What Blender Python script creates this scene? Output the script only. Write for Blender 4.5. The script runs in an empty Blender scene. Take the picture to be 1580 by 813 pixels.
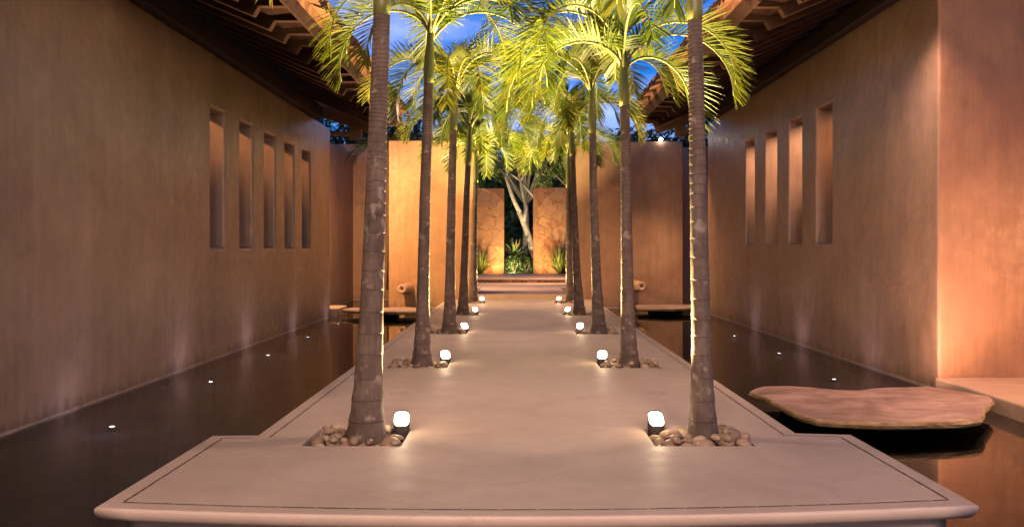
import bpy, bmesh, math, random
from mathutils import Vector, Matrix, noise
random.seed(7)
S = bpy.context.scene
COL = S.collection
R = math.radians
PI = math.pi
F, CX, CY, CAMH = 1450.0, 797.0, 384.0, 1.4
WATER = -0.25

def wp(px, py, z):
    """point of the photograph's pixel on the horizontal plane z"""
    d = (CAMH - z) * F / (py - CY)
    return ((px - CX) * d / F, d)

# ------------------------------------------------------------------ materials
def mat(name):
    m = bpy.data.materials.new(name); m.use_nodes = True
    nt = m.node_tree; nt.nodes.clear()
    out = nt.nodes.new('ShaderNodeOutputMaterial')
    return m, nt, out
def N(nt, t, **kw):
    n = nt.nodes.new(t)
    for k, v in kw.items():
        if k.startswith('i_'):
            key = k[2:].replace('_', ' ')
            n.inputs[key].default_value = v
        else: setattr(n, k, v)
    return n
def coords(nt, scale=(1,1,1)):
    tc = N(nt, 'ShaderNodeTexCoord'); mp = N(nt, 'ShaderNodeMapping')
    mp.inputs['Scale'].default_value = scale
    nt.links.new(tc.outputs['Object'], mp.inputs['Vector'])
    return mp.outputs['Vector']
def noise_n(nt, vec, scale, detail=5, rough=.55, dist=0):
    n = N(nt, 'ShaderNodeTexNoise'); n.inputs['Scale'].default_value = scale
    n.inputs['Detail'].default_value = detail; n.inputs['Roughness'].default_value = rough
    n.inputs['Distortion'].default_value = dist
    nt.links.new(vec, n.inputs['Vector']); return n.outputs['Fac']
def ramp(nt, fac, stops):
    r = N(nt, 'ShaderNodeValToRGB'); e = r.color_ramp.elements
    e[0].position, e[0].color = stops[0][0], (*stops[0][1], 1)
    e[1].position, e[1].color = stops[-1][0], (*stops[-1][1], 1)
    for p, c in stops[1:-1]:
        x = e.new(p); x.color = (*c, 1)
    nt.links.new(fac, r.inputs['Fac']); return r.outputs['Color']
def mixc(nt, a, b, fac, mode='MIX'):
    m = N(nt, 'ShaderNodeMix', data_type='RGBA', blend_type=mode)
    if isinstance(fac, float): m.inputs[0].default_value = fac
    else: nt.links.new(fac, m.inputs[0])
    for s, v in ((6, a), (7, b)):
        if isinstance(v, tuple): m.inputs[s].default_value = (*v, 1)
        else: nt.links.new(v, m.inputs[s])
    return m.outputs[2]
def bump(nt, h, strength, dist=.02, prev=None):
    b = N(nt, 'ShaderNodeBump'); b.inputs['Strength'].default_value = strength
    b.inputs['Distance'].default_value = dist
    nt.links.new(h, b.inputs['Height'])
    if prev: nt.links.new(prev, b.inputs['Normal'])
    return b.outputs['Normal']
def princ(nt, out, color, rough=.6, normal=None, spec=.5, metallic=0):
    p = N(nt, 'ShaderNodeBsdfPrincipled')
    if isinstance(color, tuple): p.inputs['Base Color'].default_value = (*color, 1)
    else: nt.links.new(color, p.inputs['Base Color'])
    if isinstance(rough, (float, int)): p.inputs['Roughness'].default_value = rough
    else: nt.links.new(rough, p.inputs['Roughness'])
    p.inputs['Specular IOR Level'].default_value = spec
    p.inputs['Metallic'].default_value = metallic
    if normal: nt.links.new(normal, p.inputs['Normal'])
    nt.links.new(p.outputs[0], out.inputs['Surface']); return p

def plaster(name, c1, c2, c3, rough=.5, seed=0):
    m, nt, out = mat(name)
    v = coords(nt)
    tc = nt.nodes.new('ShaderNodeMapping'); tc.inputs['Location'].default_value = (seed*7.3, seed*3.1, seed*1.7)
    nt.links.new(v, tc.inputs['Vector']); v = tc.outputs['Vector']
    ms = N(nt, 'ShaderNodeMapping'); ms.inputs['Scale'].default_value = (2.6, 2.6, .22)
    nt.links.new(v, ms.inputs['Vector']); vs = ms.outputs['Vector']
    big = noise_n(nt, v, .55, 6, .6, .4)
    streak = noise_n(nt, vs, 2.2, 6, .65, .2)
    fine = noise_n(nt, vs, 11, 4, .6)
    c = ramp(nt, big, [(.32, c1), (.5, c2), (.7, c3)])
    st = ramp(nt, streak, [(.3, (.68,.66,.64)), (.55, (1,1,1)), (.75, (1.18,1.14,1.1))])
    c = mixc(nt, c, st, .45, 'MULTIPLY')
    fi = ramp(nt, fine, [(.35, (.84,.83,.82)), (.65, (1.1,1.1,1.1))])
    c = mixc(nt, c, fi, .35, 'MULTIPLY')
    # cloudy trowel blotches
    bl = ramp(nt, noise_n(nt, v, 3.2, 5, .6, .6), [(.33, (.82,.83,.85)), (.64, (1.08,1.06,1.03))])
    c = mixc(nt, c, bl, .7, 'MULTIPLY')
    # damp line above the water
    sep = N(nt, 'ShaderNodeSeparateXYZ'); t2 = N(nt, 'ShaderNodeTexCoord')
    nt.links.new(t2.outputs['Object'], sep.inputs[0])
    ad = N(nt, 'ShaderNodeMath', operation='MULTIPLY_ADD'); nt.links.new(noise_n(nt, vs, 3.5, 5), ad.inputs[0])
    ad.inputs[1].default_value = -.55; nt.links.new(sep.outputs['Z'], ad.inputs[2])
    dm = ramp(nt, ad.outputs[0], [(0.0, (.62,.6,.6)), (.12, (1,1,1))])
    sh = N(nt, 'ShaderNodeMath', operation='ADD'); nt.links.new(ad.outputs[0], sh.inputs[0]); sh.inputs[1].default_value = .5
    nt.links.new(sh.outputs[0], dm.node.inputs['Fac'])
    c = mixc(nt, c, dm, .8, 'MULTIPLY')
    mz = N(nt, 'ShaderNodeMath', operation='MULTIPLY_ADD'); nt.links.new(noise_n(nt, v, 7, 4), mz.inputs[0]); mz.inputs[1].default_value = -.05
    nt.links.new(sep.outputs['Z'], mz.inputs[2])
    ms2 = N(nt, 'ShaderNodeMath', operation='ADD'); nt.links.new(mz.outputs[0], ms2.inputs[0]); ms2.inputs[1].default_value = .3
    c = mixc(nt, c, (.55,.47,.42), ramp(nt, ms2.outputs[0], [(0.0,(0,0,0)),(.012,(.85,.85,.85)),(.035,(.5,.5,.5)),(.06,(0,0,0))]))
    h1 = noise_n(nt, v, 9, 5, .6, .5); h2 = noise_n(nt, v, 1.6, 3, .5, .3)
    n = bump(nt, h2, .5, .05); n = bump(nt, h1, .45, .012, n); n = bump(nt, fine, .3, .006, n)
    rr = ramp(nt, h1, [(.3, (rough-.1,)*3), (.7, (rough+.14,)*3)])
    princ(nt, out, c, rr, n, .5)
    return m

M = {}
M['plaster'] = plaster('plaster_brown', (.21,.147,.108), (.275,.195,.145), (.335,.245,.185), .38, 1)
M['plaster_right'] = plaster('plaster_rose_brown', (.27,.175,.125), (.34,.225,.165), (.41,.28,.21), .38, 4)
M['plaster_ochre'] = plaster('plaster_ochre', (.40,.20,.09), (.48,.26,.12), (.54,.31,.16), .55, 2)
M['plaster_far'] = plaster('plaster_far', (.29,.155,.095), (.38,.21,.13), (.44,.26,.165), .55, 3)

def m_deck():
    m, nt, out = mat('polished_cement')
    v = coords(nt)
    c = ramp(nt, noise_n(nt, v, .7, 6, .62, .7), [(.3, (.51,.41,.345)), (.5, (.58,.47,.40)), (.72, (.645,.53,.45))])
    c = mixc(nt, c, ramp(nt, noise_n(nt, v, 5, 6, .65, .4), [(.3, (.84,.82,.82)), (.66, (1.05,1.04,1.03))]), .45, 'MULTIPLY')
    # sparse dark specks and hairline cracks
    vo = N(nt, 'ShaderNodeTexVoronoi', feature='DISTANCE_TO_EDGE'); vo.inputs['Scale'].default_value = .55
    mm = N(nt, 'ShaderNodeMapping'); nt.links.new(v, mm.inputs[0])
    dn = N(nt, 'ShaderNodeTexNoise'); dn.inputs['Scale'].default_value = 2; dn.inputs['Detail'].default_value = 6
    nt.links.new(v, dn.inputs['Vector'])
    vm = N(nt, 'ShaderNodeVectorMath', operation='MULTIPLY_ADD'); nt.links.new(dn.outputs['Color'], vm.inputs[0])
    vm.inputs[1].default_value = (.8,.8,0); nt.links.new(v, vm.inputs[2]); nt.links.new(vm.outputs[0], vo.inputs['Vector'])
    cr = ramp(nt, vo.outputs['Distance'], [(0.0, (.8,.78,.76)), (.004, (1,1,1))])
    c = mixc(nt, c, cr, .6, 'MULTIPLY')
    sp = ramp(nt, noise_n(nt, v, 38, 2, .5), [(.74, (1,1,1)), (.8, (.7,.66,.62))])
    c = mixc(nt, c, sp, .5, 'MULTIPLY')
    n = bump(nt, noise_n(nt, v, 2.2, 4, .5, .3), .12, .02); n = bump(nt, noise_n(nt, v, 60, 3), .06, .003, n)
    rr = ramp(nt, noise_n(nt, v, 3, 5, .6), [(.3, (.46,)*3), (.7, (.62,)*3)])
    princ(nt, out, c, rr, n, .45); return m
M['deck'] = m_deck()

M['deck_joint'] = m_deck_joint = None
def m_inlay():
    m, nt, out = mat('inlay_pebble_line')
    v = coords(nt)
    c = ramp(nt, noise_n(nt, v, 22, 3, .6), [(.42, (.05,.03,.025)), (.6, (.12,.085,.065)), (.72, (.35,.27,.22))])
    princ(nt, out, c, .6); return m
M['inlay'] = m_inlay()

def m_water():
    m, nt, out = mat('dark_pool_water')
    v = coords(nt)
    nrm = bump(nt, noise_n(nt, v, 1.1, 3, .5), .035, .03)
    nrm = bump(nt, noise_n(nt, v, 9, 2, .5), .018, .006, nrm)
    fr = N(nt, 'ShaderNodeFresnel'); fr.inputs['IOR'].default_value = 1.33
    nt.links.new(nrm, fr.inputs['Normal'])
    tr = N(nt, 'ShaderNodeBsdfTransparent'); tr.inputs['Color'].default_value = (.62,.60,.55,1)
    gl = N(nt, 'ShaderNodeBsdfGlossy'); gl.inputs['Roughness'].default_value = .035
    gl.inputs['Color'].default_value = (.9,.9,.9,1)
    nt.links.new(nrm, gl.inputs['Normal'])
    mx = N(nt, 'ShaderNodeMixShader'); nt.links.new(fr.outputs[0], mx.inputs[0])
    nt.links.new(tr.outputs[0], mx.inputs[1]); nt.links.new(gl.outputs[0], mx.inputs[2])
    nt.links.new(mx.outputs[0], out.inputs['Surface']); return m
M['water'] = m_water()

def m_simple(name, stops, scale=6, rough=.6, bs=.3, bd=.01, stretch=(1,1,1), spec=.5, detail=5, metallic=0):
    m, nt, out = mat(name)
    v = coords(nt, stretch)
    f = noise_n(nt, v, scale, detail, .6, .3)
    c = ramp(nt, f, stops)
    n = bump(nt, noise_n(nt, v, scale*3, 5, .6), bs, bd)
    princ(nt, out, c, rough, n, spec, metallic); return m
M['pool_floor'] = m_simple('pool_floor_plaster', [(.3,(.014,.013,.012)),(.5,(.026,.024,.021)),(.7,(.055,.052,.043))], 2.2, .8)
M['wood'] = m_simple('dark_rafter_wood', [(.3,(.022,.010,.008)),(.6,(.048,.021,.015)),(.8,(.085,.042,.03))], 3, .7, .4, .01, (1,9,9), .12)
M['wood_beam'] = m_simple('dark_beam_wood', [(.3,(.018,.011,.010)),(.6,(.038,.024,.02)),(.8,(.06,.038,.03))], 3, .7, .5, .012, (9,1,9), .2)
M['wood_lit'] = m_simple('lit_end_rafter_wood', [(.3,(.17,.09,.045)),(.7,(.28,.165,.09))], 3, .6, .4, .01, (1,9,9))  # paler copy of the rafter wood, far lamplight put into the colour
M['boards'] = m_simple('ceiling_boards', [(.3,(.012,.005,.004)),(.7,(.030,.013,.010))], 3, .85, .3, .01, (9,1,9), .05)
M['tile'] = m_simple('clay_tile', [(.3,(.13,.042,.022)),(.5,(.22,.08,.042)),(.7,(.32,.14,.075))], 5, .75, .4, .01)
M['tile_top'] = m_simple('weathered_clay_tile', [(.3,(.16,.06,.04)),(.5,(.3,.12,.07)),(.7,(.4,.2,.13))], 5, .8, .4, .01)
M['metal'] = m_simple('black_lamp_housing', [(.3,(.018,.016,.014)),(.7,(.04,.036,.03))], 20, .5, .1, .002)
M['spout'] = m_simple('clay_spout', [(.3,(.42,.24,.15)),(.7,(.58,.37,.25))], 9, .7, .4, .01)
M['hole'] = m_simple('pipe_bore', [(.3,(.01,.008,.006)),(.7,(.02,.015,.012))], 9, .8)
M['grass'] = m_simple('grass_blade', [(.3,(.05,.085,.015)),(.7,(.10,.14,.03))], 5, .7)
M['lawn'] = m_simple('lawn_soil', [(.3,(.04,.06,.015)),(.7,(.08,.10,.03))], 5, .9)
M['soil'] = m_simple('soil', [(.3,(.05,.035,.025)),(.7,(.09,.065,.045))], 5, .95)
M['terrace'] = m_simple('terrace_cement', [(.3,(.42,.28,.20)),(.7,(.56,.40,.30))], 1.5, .55, .2)
M['bark_pale'] = m_simple('pale_bark', [(.3,(.09,.065,.05)),(.7,(.19,.145,.11))], 5, .8, .5, .02)
M['bark_dark'] = m_simple('dark_bark', [(.3,(.09,.06,.045)),(.7,(.18,.13,.1))], 5, .9, .5, .02)

def m_slab():
    m, nt, out = mat('flagstone')
    v = coords(nt, (1,1.15,1)); vl = coords(nt, (.7,2.0,1))
    f = noise_n(nt, v, 2.6, 10, .7, .5); g_ = noise_n(nt, vl, 1.6, 8, .68, .3)
    c = ramp(nt, f, [(.3,(.18,.115,.10)),(.46,(.30,.20,.175)),(.58,(.40,.28,.245)),(.74,(.52,.385,.33))])
    c = mixc(nt, c, ramp(nt, g_, [(.35,(.72,.70,.72)),(.62,(1.12,1.08,1.05))]), .8, 'MULTIPLY')
    pits = ramp(nt, noise_n(nt, v, 16, 4, .6), [(.28,(.35,.3,.28)),(.38,(1,1,1))])
    c = mixc(nt, c, pits, .7, 'MULTIPLY')
    n = bump(nt, g_, .9, .04); n = bump(nt, f, .7, .02, n); n = bump(nt, noise_n(nt, v, 22, 6, .7), .6, .008, n)
    rr = ramp(nt, f, [(.3,(.38,)*3),(.7,(.62,)*3)])
    princ(nt, out, c, rr, n, .5); return m
M['slab'] = m_slab()
M['slab_edge'] = m_simple('flagstone_edge', [(.3,(.16,.10,.045)),(.55,(.30,.20,.09)),(.75,(.45,.33,.18))], 9, .75, .7, .02, (1,1,3))

def m_pebble():
    m, nt, out = mat('river_pebble')
    oi = N(nt, 'ShaderNodeObjectInfo')
    v = coords(nt)
    c0 = ramp(nt, oi.outputs['Random'], [(0,(.20,.125,.085)),(.25,(.34,.24,.165)),(.5,(.42,.33,.23)),(.75,(.27,.17,.115)),(1,(.48,.37,.27))])
    va = N(nt, 'ShaderNodeVectorMath', operation='ADD'); nt.links.new(v, va.inputs[0])
    cm = N(nt, 'ShaderNodeCombineXYZ'); 
    mu = N(nt, 'ShaderNodeMath', operation='MULTIPLY'); mu.inputs[1].default_value = 40; nt.links.new(oi.outputs['Random'], mu.inputs[0])
    nt.links.new(mu.outputs[0], cm.inputs[0]); nt.links.new(cm.outputs[0], va.inputs[1])
    c = mixc(nt, c0, ramp(nt, noise_n(nt, va.outputs[0], 14, 5, .6, .5), [(.3,(.75,.72,.68)),(.7,(1.1,1.1,1.08))]), .8, 'MULTIPLY')
    princ(nt, out, c, .48, bump(nt, noise_n(nt, va.outputs[0], 40, 4), .12, .004), .5); return m
M['pebble'] = m_pebble()

def m_trunk():
    m, nt, out = mat('palm_bark')
    v = coords(nt)
    vs = coords(nt, (9,9,1.2))
    c = ramp(nt, noise_n(nt, v, 4, 6, .65, .6), [(.3,(.085,.062,.050)),(.5,(.14,.105,.085)),(.7,(.215,.165,.132))])
    c = mixc(nt, c, ramp(nt, noise_n(nt, vs, 3.5, 5, .6), [(.3,(.7,.68,.66)),(.7,(1.15,1.13,1.1))]), .8, 'MULTIPLY')
    at = N(nt, 'ShaderNodeAttribute', attribute_name='scar')
    c = mixc(nt, c, (.055,.035,.026), at.outputs['Fac'])
    # lichen spots
    c = mixc(nt, c, (.34,.29,.235), ramp(nt, noise_n(nt, v, 9, 3, .5), [(.60,(0,0,0)),(.70,(.75,.75,.75))]))
    n = bump(nt, noise_n(nt, vs, 6, 5, .65), .5, .01)
    princ(nt, out, c, .8, n, .3); return m
M['trunk'] = m_trunk()
M['crownshaft'] = m_simple('green_crownshaft', [(.3,(.10,.12,.03)),(.55,(.17,.18,.045)),(.75,(.24,.21,.07))], 4, .45, .2, .01, (3,3,.6))

def m_leaf(name, c1, c2, c3, trans, tw=.45):
    m, nt, out = mat(name)
    at = N(nt, 'ShaderNodeAttribute', attribute_name='tone')
    c = ramp(nt, at.outputs['Fac'], [(0, c1), (.45, c2), (.85, c3), (.95, (.22,.13,.05))])
    p = N(nt, 'ShaderNodeBsdfPrincipled'); nt.links.new(c, p.inputs['Base Color'])
    p.inputs['Roughness'].default_value = .42; p.inputs['Specular IOR Level'].default_value = .45
    t = N(nt, 'ShaderNodeBsdfTranslucent')
    nt.links.new(mixc(nt, c, trans, 1.0, 'MULTIPLY'), t.inputs['Color'])
    mx = N(nt, 'ShaderNodeMixShader'); mx.inputs[0].default_value = tw
    nt.links.new(p.outputs[0], mx.inputs[1]); nt.links.new(t.outputs[0], mx.inputs[2])
    nt.links.new(mx.outputs[0], out.inputs['Surface']); return m
M['frond'] = m_leaf('palm_frond', (.048,.085,.010), (.105,.142,.012), (.215,.205,.022), (1.5,1.4,.9))
M['rachis'] = m_simple('frond_stalk', [(.3,(.20,.22,.05)),(.7,(.34,.32,.09))], 5, .45)
M['leaf'] = m_leaf('broad_leaf', (.025,.05,.012), (.05,.085,.018), (.11,.13,.03), (1.2,1.2,1.0), .35)

def m_stone():
    m, nt, out = mat('stone_veneer')
    tc = N(nt, 'ShaderNodeTexCoord'); v0 = tc.outputs['Object']
    nn = N(nt, 'ShaderNodeTexNoise'); nn.inputs['Scale'].default_value = 2.2; nn.inputs['Detail'].default_value = 3
    nt.links.new(v0, nn.inputs['Vector'])
    vm = N(nt, 'ShaderNodeVectorMath', operation='MULTIPLY_ADD'); nt.links.new(nn.outputs['Color'], vm.inputs[0])
    vm.inputs[1].default_value = (1.1,.0,.9); nt.links.new(v0, vm.inputs[2])
    v = vm.outputs[0]
    vo = N(nt, 'ShaderNodeTexVoronoi', feature='DISTANCE_TO_EDGE'); vo.inputs['Scale'].default_value = 1.5
    vc = N(nt, 'ShaderNodeTexVoronoi', feature='F1'); vc.inputs['Scale'].default_value = 1.5
    nt.links.new(v, vo.inputs['Vector']); nt.links.new(v, vc.inputs['Vector'])
    sx = N(nt, 'ShaderNodeSeparateColor'); nt.links.new(vc.outputs['Color'], sx.inputs[0])
    c = ramp(nt, sx.outputs[0], [(0,(.30,.13,.05)),(.35,(.42,.21,.09)),(.65,(.34,.20,.11)),(1,(.54,.31,.14))])
    c = mixc(nt, c, ramp(nt, noise_n(nt, v0, 3, 6, .6, .6), [(.3,(.65,.62,.6)),(.7,(1.15,1.12,1.1))]), .85, 'MULTIPLY')
    e = ramp(nt, vo.outputs['Distance'], [(0,(.25,.25,.25)),(.02,(1,1,1))])
    c = mixc(nt, (.2,.11,.06), c, e)
    n = bump(nt, e, .9, .03); n = bump(nt, noise_n(nt, v0, 7, 6, .6), .6, .02, n)
    princ(nt, out, c, .7, n); return m
M['stone'] = m_stone()

def m_emit(name, col, s):
    m, nt, out = mat(name)
    e = N(nt, 'ShaderNodeEmission'); e.inputs['Color'].default_value = (*col, 1); e.inputs['Strength'].default_value = s
    nt.links.new(e.outputs[0], out.inputs['Surface']); return m
M['lens'] = m_emit('lit_lamp_lens', (1,.84,.58), 3)
M['led'] = m_emit('lit_pool_led', (.80,.86,1), 5)

# ------------------------------------------------------------------ object helpers
def link(name, me, m=None, parent=None):
    o = bpy.data.objects.new(name, me); COL.objects.link(o)
    if m is not None and me is not None:
        for x in (m if isinstance(m, (list, tuple)) else [m]): me.materials.append(x)
    if parent: o.parent = parent
    return o
def build(name, bm, m, parent=None, smooth=False, loc=None):
    me = bpy.data.meshes.new(name); bmesh.ops.recalc_face_normals(bm, faces=bm.faces[:])
    bm.to_mesh(me); bm.free()
    if smooth:
        for p in me.polygons: p.use_smooth = True
    o = link(name, me, m, parent)
    if loc: o.location = loc
    return o
def empty(name, loc, rz=0):
    o = bpy.data.objects.new(name, None); COL.objects.link(o); o.location = loc; o.rotation_euler[2] = rz
    o.empty_display_size = .2; return o
def tag(o, label, cat, group=None):
    o['label'] = label; o['category'] = cat
    if group: o['group'] = group
    return o
def struct(o, kind='structure'):
    o['kind'] = kind; return o
def box(bm, x0, x1, y0, y1, z0, z1, mi=0):
    vs = [bm.verts.new((x, y, z)) for x in (x0, x1) for y in (y0, y1) for z in (z0, z1)]
    for f in ((0,1,3,2),(4,6,7,5),(0,4,5,1),(2,3,7,6),(0,2,6,4),(1,5,7,3)):
        bm.faces.new([vs[i] for i in f]).material_index = mi
    return vs
def prism_y(bm, prof, y0, y1):
    """profile of (x,z) extruded along Y"""
    a = [bm.verts.new((x, y0, z)) for x, z in prof]; b = [bm.verts.new((x, y1, z)) for x, z in prof]
    n = len(prof)
    bm.faces.new(a[::-1]); bm.faces.new(b)
    for i in range(n): bm.faces.new([a[i], a[(i+1)%n], b[(i+1)%n], b[i]])
def bevel(o, w=.02, seg=3, ang=35):
    b = o.modifiers.new('soft_edge', 'BEVEL'); b.width = w; b.segments = seg; b.limit_method = 'ANGLE'; b.angle_limit = R(ang)
    return o
def tube(bm, pts, rads, seg=8, cap=True, mi=0):
    rings = []
    for i, p in enumerate(pts):
        p = Vector(p)
        t = (Vector(pts[min(i+1, len(pts)-1)]) - Vector(pts[max(i-1, 0)])).normalized()
        a = t.cross(Vector((0,0,1)));
        if a.length < .05: a = t.cross(Vector((0,1,0)))
        a.normalize(); b = t.cross(a)
        rings.append([bm.verts.new(p + (a*math.cos(2*PI*k/seg) + b*math.sin(2*PI*k/seg))*rads[i]) for k in range(seg)])
    for r0, r1 in zip(rings, rings[1:]):
        for k in range(seg):
            bm.faces.new([r0[k], r0[(k+1)%seg], r1[(k+1)%seg], r1[k]]).material_index = mi
    if cap:
        bm.faces.new(rings[0][::-1]); bm.faces.new(rings[-1])
    return rings

M['deck_joint'] = m_simple('deck_joint', [(.3,(.33,.25,.2)),(.7,(.42,.33,.27))], 8, .7)
# ------------------------------------------------------------------ ground, pool, water
bm = bmesh.new(); v = [bm.verts.new(p) for p in ((-400,-300,-.75),(400,-300,-.75),(400,500,-.75),(-400,500,-.75))]; bm.faces.new(v)
struct(build('ground', bm, M['soil']))
bm = bmesh.new(); v = [bm.verts.new(p) for p in ((-14,-8,-.42),(14,-8,-.42),(14,36,-.42),(-14,36,-.42))]; bm.faces.new(v)
struct(build('pool_floor', bm, M['pool_floor']))
bm = bmesh.new(); v = [bm.verts.new(p) for p in ((-14,-8,WATER),(14,-8,WATER),(14,36,WATER),(-14,36,WATER))]; bm.faces.new(v)
struct(build('water', bm, M['water']))

# ------------------------------------------------------------------ deck
PITS = [(6.68 + 4.38*i) for i in range(5)]
PL, PR = (-1.53, -.82), (.985, 1.70)
DL, DR, WL, WR = -1.95, 2.13, -2.29, 2.53
outline = []
nf = 24
for i in range(nf+1):
    u = i/nf; x = WL + (WR-WL)*u
    y = 5.09 - .19*(1-(2*u-1)**2) + .05*u
    outline.append((x, y))
outline += [(WR, 7.10), (DR, 7.16), (DR, 26.1), (DL, 26.1), (DL, 7.08), (WL, 7.06)]
def offset(poly, d):
    n = len(poly); res = []
    for i in range(n):
        p0, p1, p2 = Vector(poly[i-1]), Vector(poly[i]), Vector(poly[(i+1)%n])
        e1 = (p1-p0).normalized(); e2 = (p2-p1).normalized()
        n1 = Vector((-e1.y, e1.x)); n2 = Vector((-e2.y, e2.x))
        b = (n1+n2); b /= max(.2, b.length_squared/2) if b.length_squared else 1
        b = (n1+n2) / (1 + n1.dot(n2))
        res.append((p1.x + b.x*d, p1.y + b.y*d))
    return res
bm = bmesh.new()
prof = [(.014, 0), (.005, -.003), (.001, -.009), (0, -.018), (.004, -.036), (.014, -.055), (.030, -.071), (.048, -.081), (.066, -.086), (.13, -.088), (.13, -.42)]
rings = []
for o_, z in prof:
    rings.append([bm.verts.new((x, y, z)) for x, y in offset(outline, o_)])
for r0, r1 in zip(rings, rings[1:]):
    for k in range(len(r0)): 
        f = bm.faces.new([r0[k], r0[(k+1)%len(r0)], r1[(k+1)%len(r1)], r1[k]]); f.smooth = True
edges = [bm.edges.get((rings[0][k], rings[0][(k+1)%len(rings[0])])) for k in range(len(rings[0]))]
pit_side = []
for py in PITS:
    for (a, b) in (PL, PR):
        y1 = py + .66
        vs = [bm.verts.new(p) for p in ((a,py,0),(b,py,0),(b,y1,0),(a,y1,0))]
        vd = [bm.verts.new((p.co.x, p.co.y, -.22)) for p in vs]
        for k in range(4):
            edges.append(bm.edges.new((vs[k], vs[(k+1)%4])))
            bm.faces.new([vs[k], vs[(k+1)%4], vd[(k+1)%4], vd[k]])
        bm.faces.new(vd)
bmesh.ops.triangle_fill(bm, use_beauty=True, use_dissolve=False, edges=edges)
deck = build('deck', bm, M['deck']); struct(deck)
# inlaid pebble line following the edge
o1, o2 = offset(outline, .112), offset(outline, .125)
bm = bmesh.new()
for k in range(len(o1)):
    a, b, c, d = o1[k], o1[(k+1)%len(o1)], o2[(k+1)%len(o2)], o2[k]
    L = math.dist(a, b); n = max(1, int(L/.11)); 
    for j in range(n):
        if random.random() < .02: continue
        u0, u1 = j/n, (j+.93)/n
        w0, w1 = random.uniform(0,.25), random.uniform(.75,1)
        q = lambda u, w: ((a[0]*(1-u)+b[0]*u)*(1-w)+(d[0]*(1-u)+c[0]*u)*w, (a[1]*(1-u)+b[1]*u)*(1-w)+(d[1]*(1-u)+c[1]*u)*w, .004)
        bm.faces.new([bm.verts.new(q(*t)) for t in ((u0,w0),(u1,w0),(u1,w1),(u0,w1))])
build('inlay_line', bm, M['inlay'], deck)
bm = bmesh.new(); v = [bm.verts.new(p) for p in ((-.81,7.085,.004),(.975,7.085,.004),(.975,7.089,.004),(-.81,7.089,.004))]; bm.faces.new(v)
build('joint_line', bm, M['deck_joint'], deck)
# faint scratched swirl marks
for sx in (-1.13, 1.37):
    bm = bmesh.new()
    for (r0, a0, a1, oy) in ((.085, .3, 3.9, 0), (.05, 2.6, 6.4, .01), (.07, 4.4, 7.0, .03)):
        prev = None
        for j in range(15):
            a = a0 + (a1-a0)*j/14; w = .0022
            p = [(sx+math.cos(a)*(r0+s), 9.1+oy+math.sin(a)*(r0+s)*1.0, .004) for s in (-w, w)]
            cur = [bm.verts.new(t) for t in p]
            if prev: bm.faces.new([prev[0], prev[1], cur[1], cur[0]])
            prev = cur
    build('scratch_mark', bm, M['inlay'], deck)

# ------------------------------------------------------------------ walls with openings
def side_wall(xf, xb, ycuts, zcuts, holes, start_cap=True, front=None):
    """wall in the YZ plane, visible face xf, back face xb; holes: set of (i,j) cells; front: (x_to) adds a wall turning the corner at ycuts[0]"""
    bm = bmesh.new(); V = {}
    def vert(x, y, z):
        k = (round(x,4), round(y,4), round(z,4))
        if k not in V: V[k] = bm.verts.new(k)
        return V[k]
    def face(*p):
        try: bm.faces.new([vert(*q) for q in p])
        except ValueError: pass
    ny, nz = len(ycuts)-1, len(zcuts)-1
    for i in range(ny):
        for j in range(nz):
            y0, y1, z0, z1 = ycuts[i], ycuts[i+1], zcuts[j], zcuts[j+1]
            if (i,j) in holes: continue
            for x in (xf, xb): face((x,y0,z0),(x,y1,z0),(x,y1,z1),(x,y0,z1))
            for di, dj, q in ((-1,0,((xf,y0,z0),(xb,y0,z0),(xb,y0,z1),(xf,y0,z1))), (1,0,((xf,y1,z0),(xb,y1,z0),(xb,y1,z1),(xf,y1,z1))),
                              (0,-1,((xf,y0,z0),(xb,y0,z0),(xb,y1,z0),(xf,y1,z0))), (0,1,((xf,y0,z1),(xb,y0,z1),(xb,y1,z1),(xf,y1,z1)))):
                ni, nj = i+di, j+dj
                edge = ni < 0 or ni >= ny or nj < 0 or nj >= nz
                if (ni,nj) in holes or edge:
                    if front and ni < 0: continue
                    face(*q)
    if front:
        y0 = ycuts[0]
        for j in range(nz):
            face((xf,y0,zcuts[j]),(front,y0,zcuts[j]),(front,y0,zcuts[j+1]),(xf,y0,zcuts[j+1]))
    return bm

HL_Z = (1.42, 3.50); HR_Z = (1.48, 3.68)
lw = [13.95,14.66,15.43,16.2,16.92,17.72,18.42,19.2,19.92,20.7]
rw = [14.6,15.4,16.15,16.95,17.7,18.55,19.36,20.15]
left = tag(empty('house', (-4.54, 11, -.42)), 'long brown plastered wing on the left with five slit windows under a tiled roof', 'house')
right = tag(empty('house', (4.9, 16, -.42)), 'brown plastered wing on the right with four slit windows and a lit corner', 'house')
def reparent(o, p):
    o.parent = p; o.matrix_parent_inverse = Matrix.Translation(-p.location)
    return o
bm = side_wall(-4.54, -5.0, [-6]+lw+[22.9], [-.42,HL_Z[0],HL_Z[1],4.33], {(1+2*i,1) for i in range(5)})
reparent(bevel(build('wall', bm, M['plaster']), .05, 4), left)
bm = side_wall(4.9, 5.36, [10.92]+rw+[24.1], [-.42,HR_Z[0],HR_Z[1],4.6], {(1+2*i,1) for i in range(4)}, front=14)
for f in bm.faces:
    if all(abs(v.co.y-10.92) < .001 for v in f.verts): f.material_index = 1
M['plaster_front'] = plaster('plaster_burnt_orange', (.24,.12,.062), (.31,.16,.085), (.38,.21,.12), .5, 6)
reparent(bevel(build('wall', bm, [M['plaster_right'], M['plaster_front']]), .035, 4), right)
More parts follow.
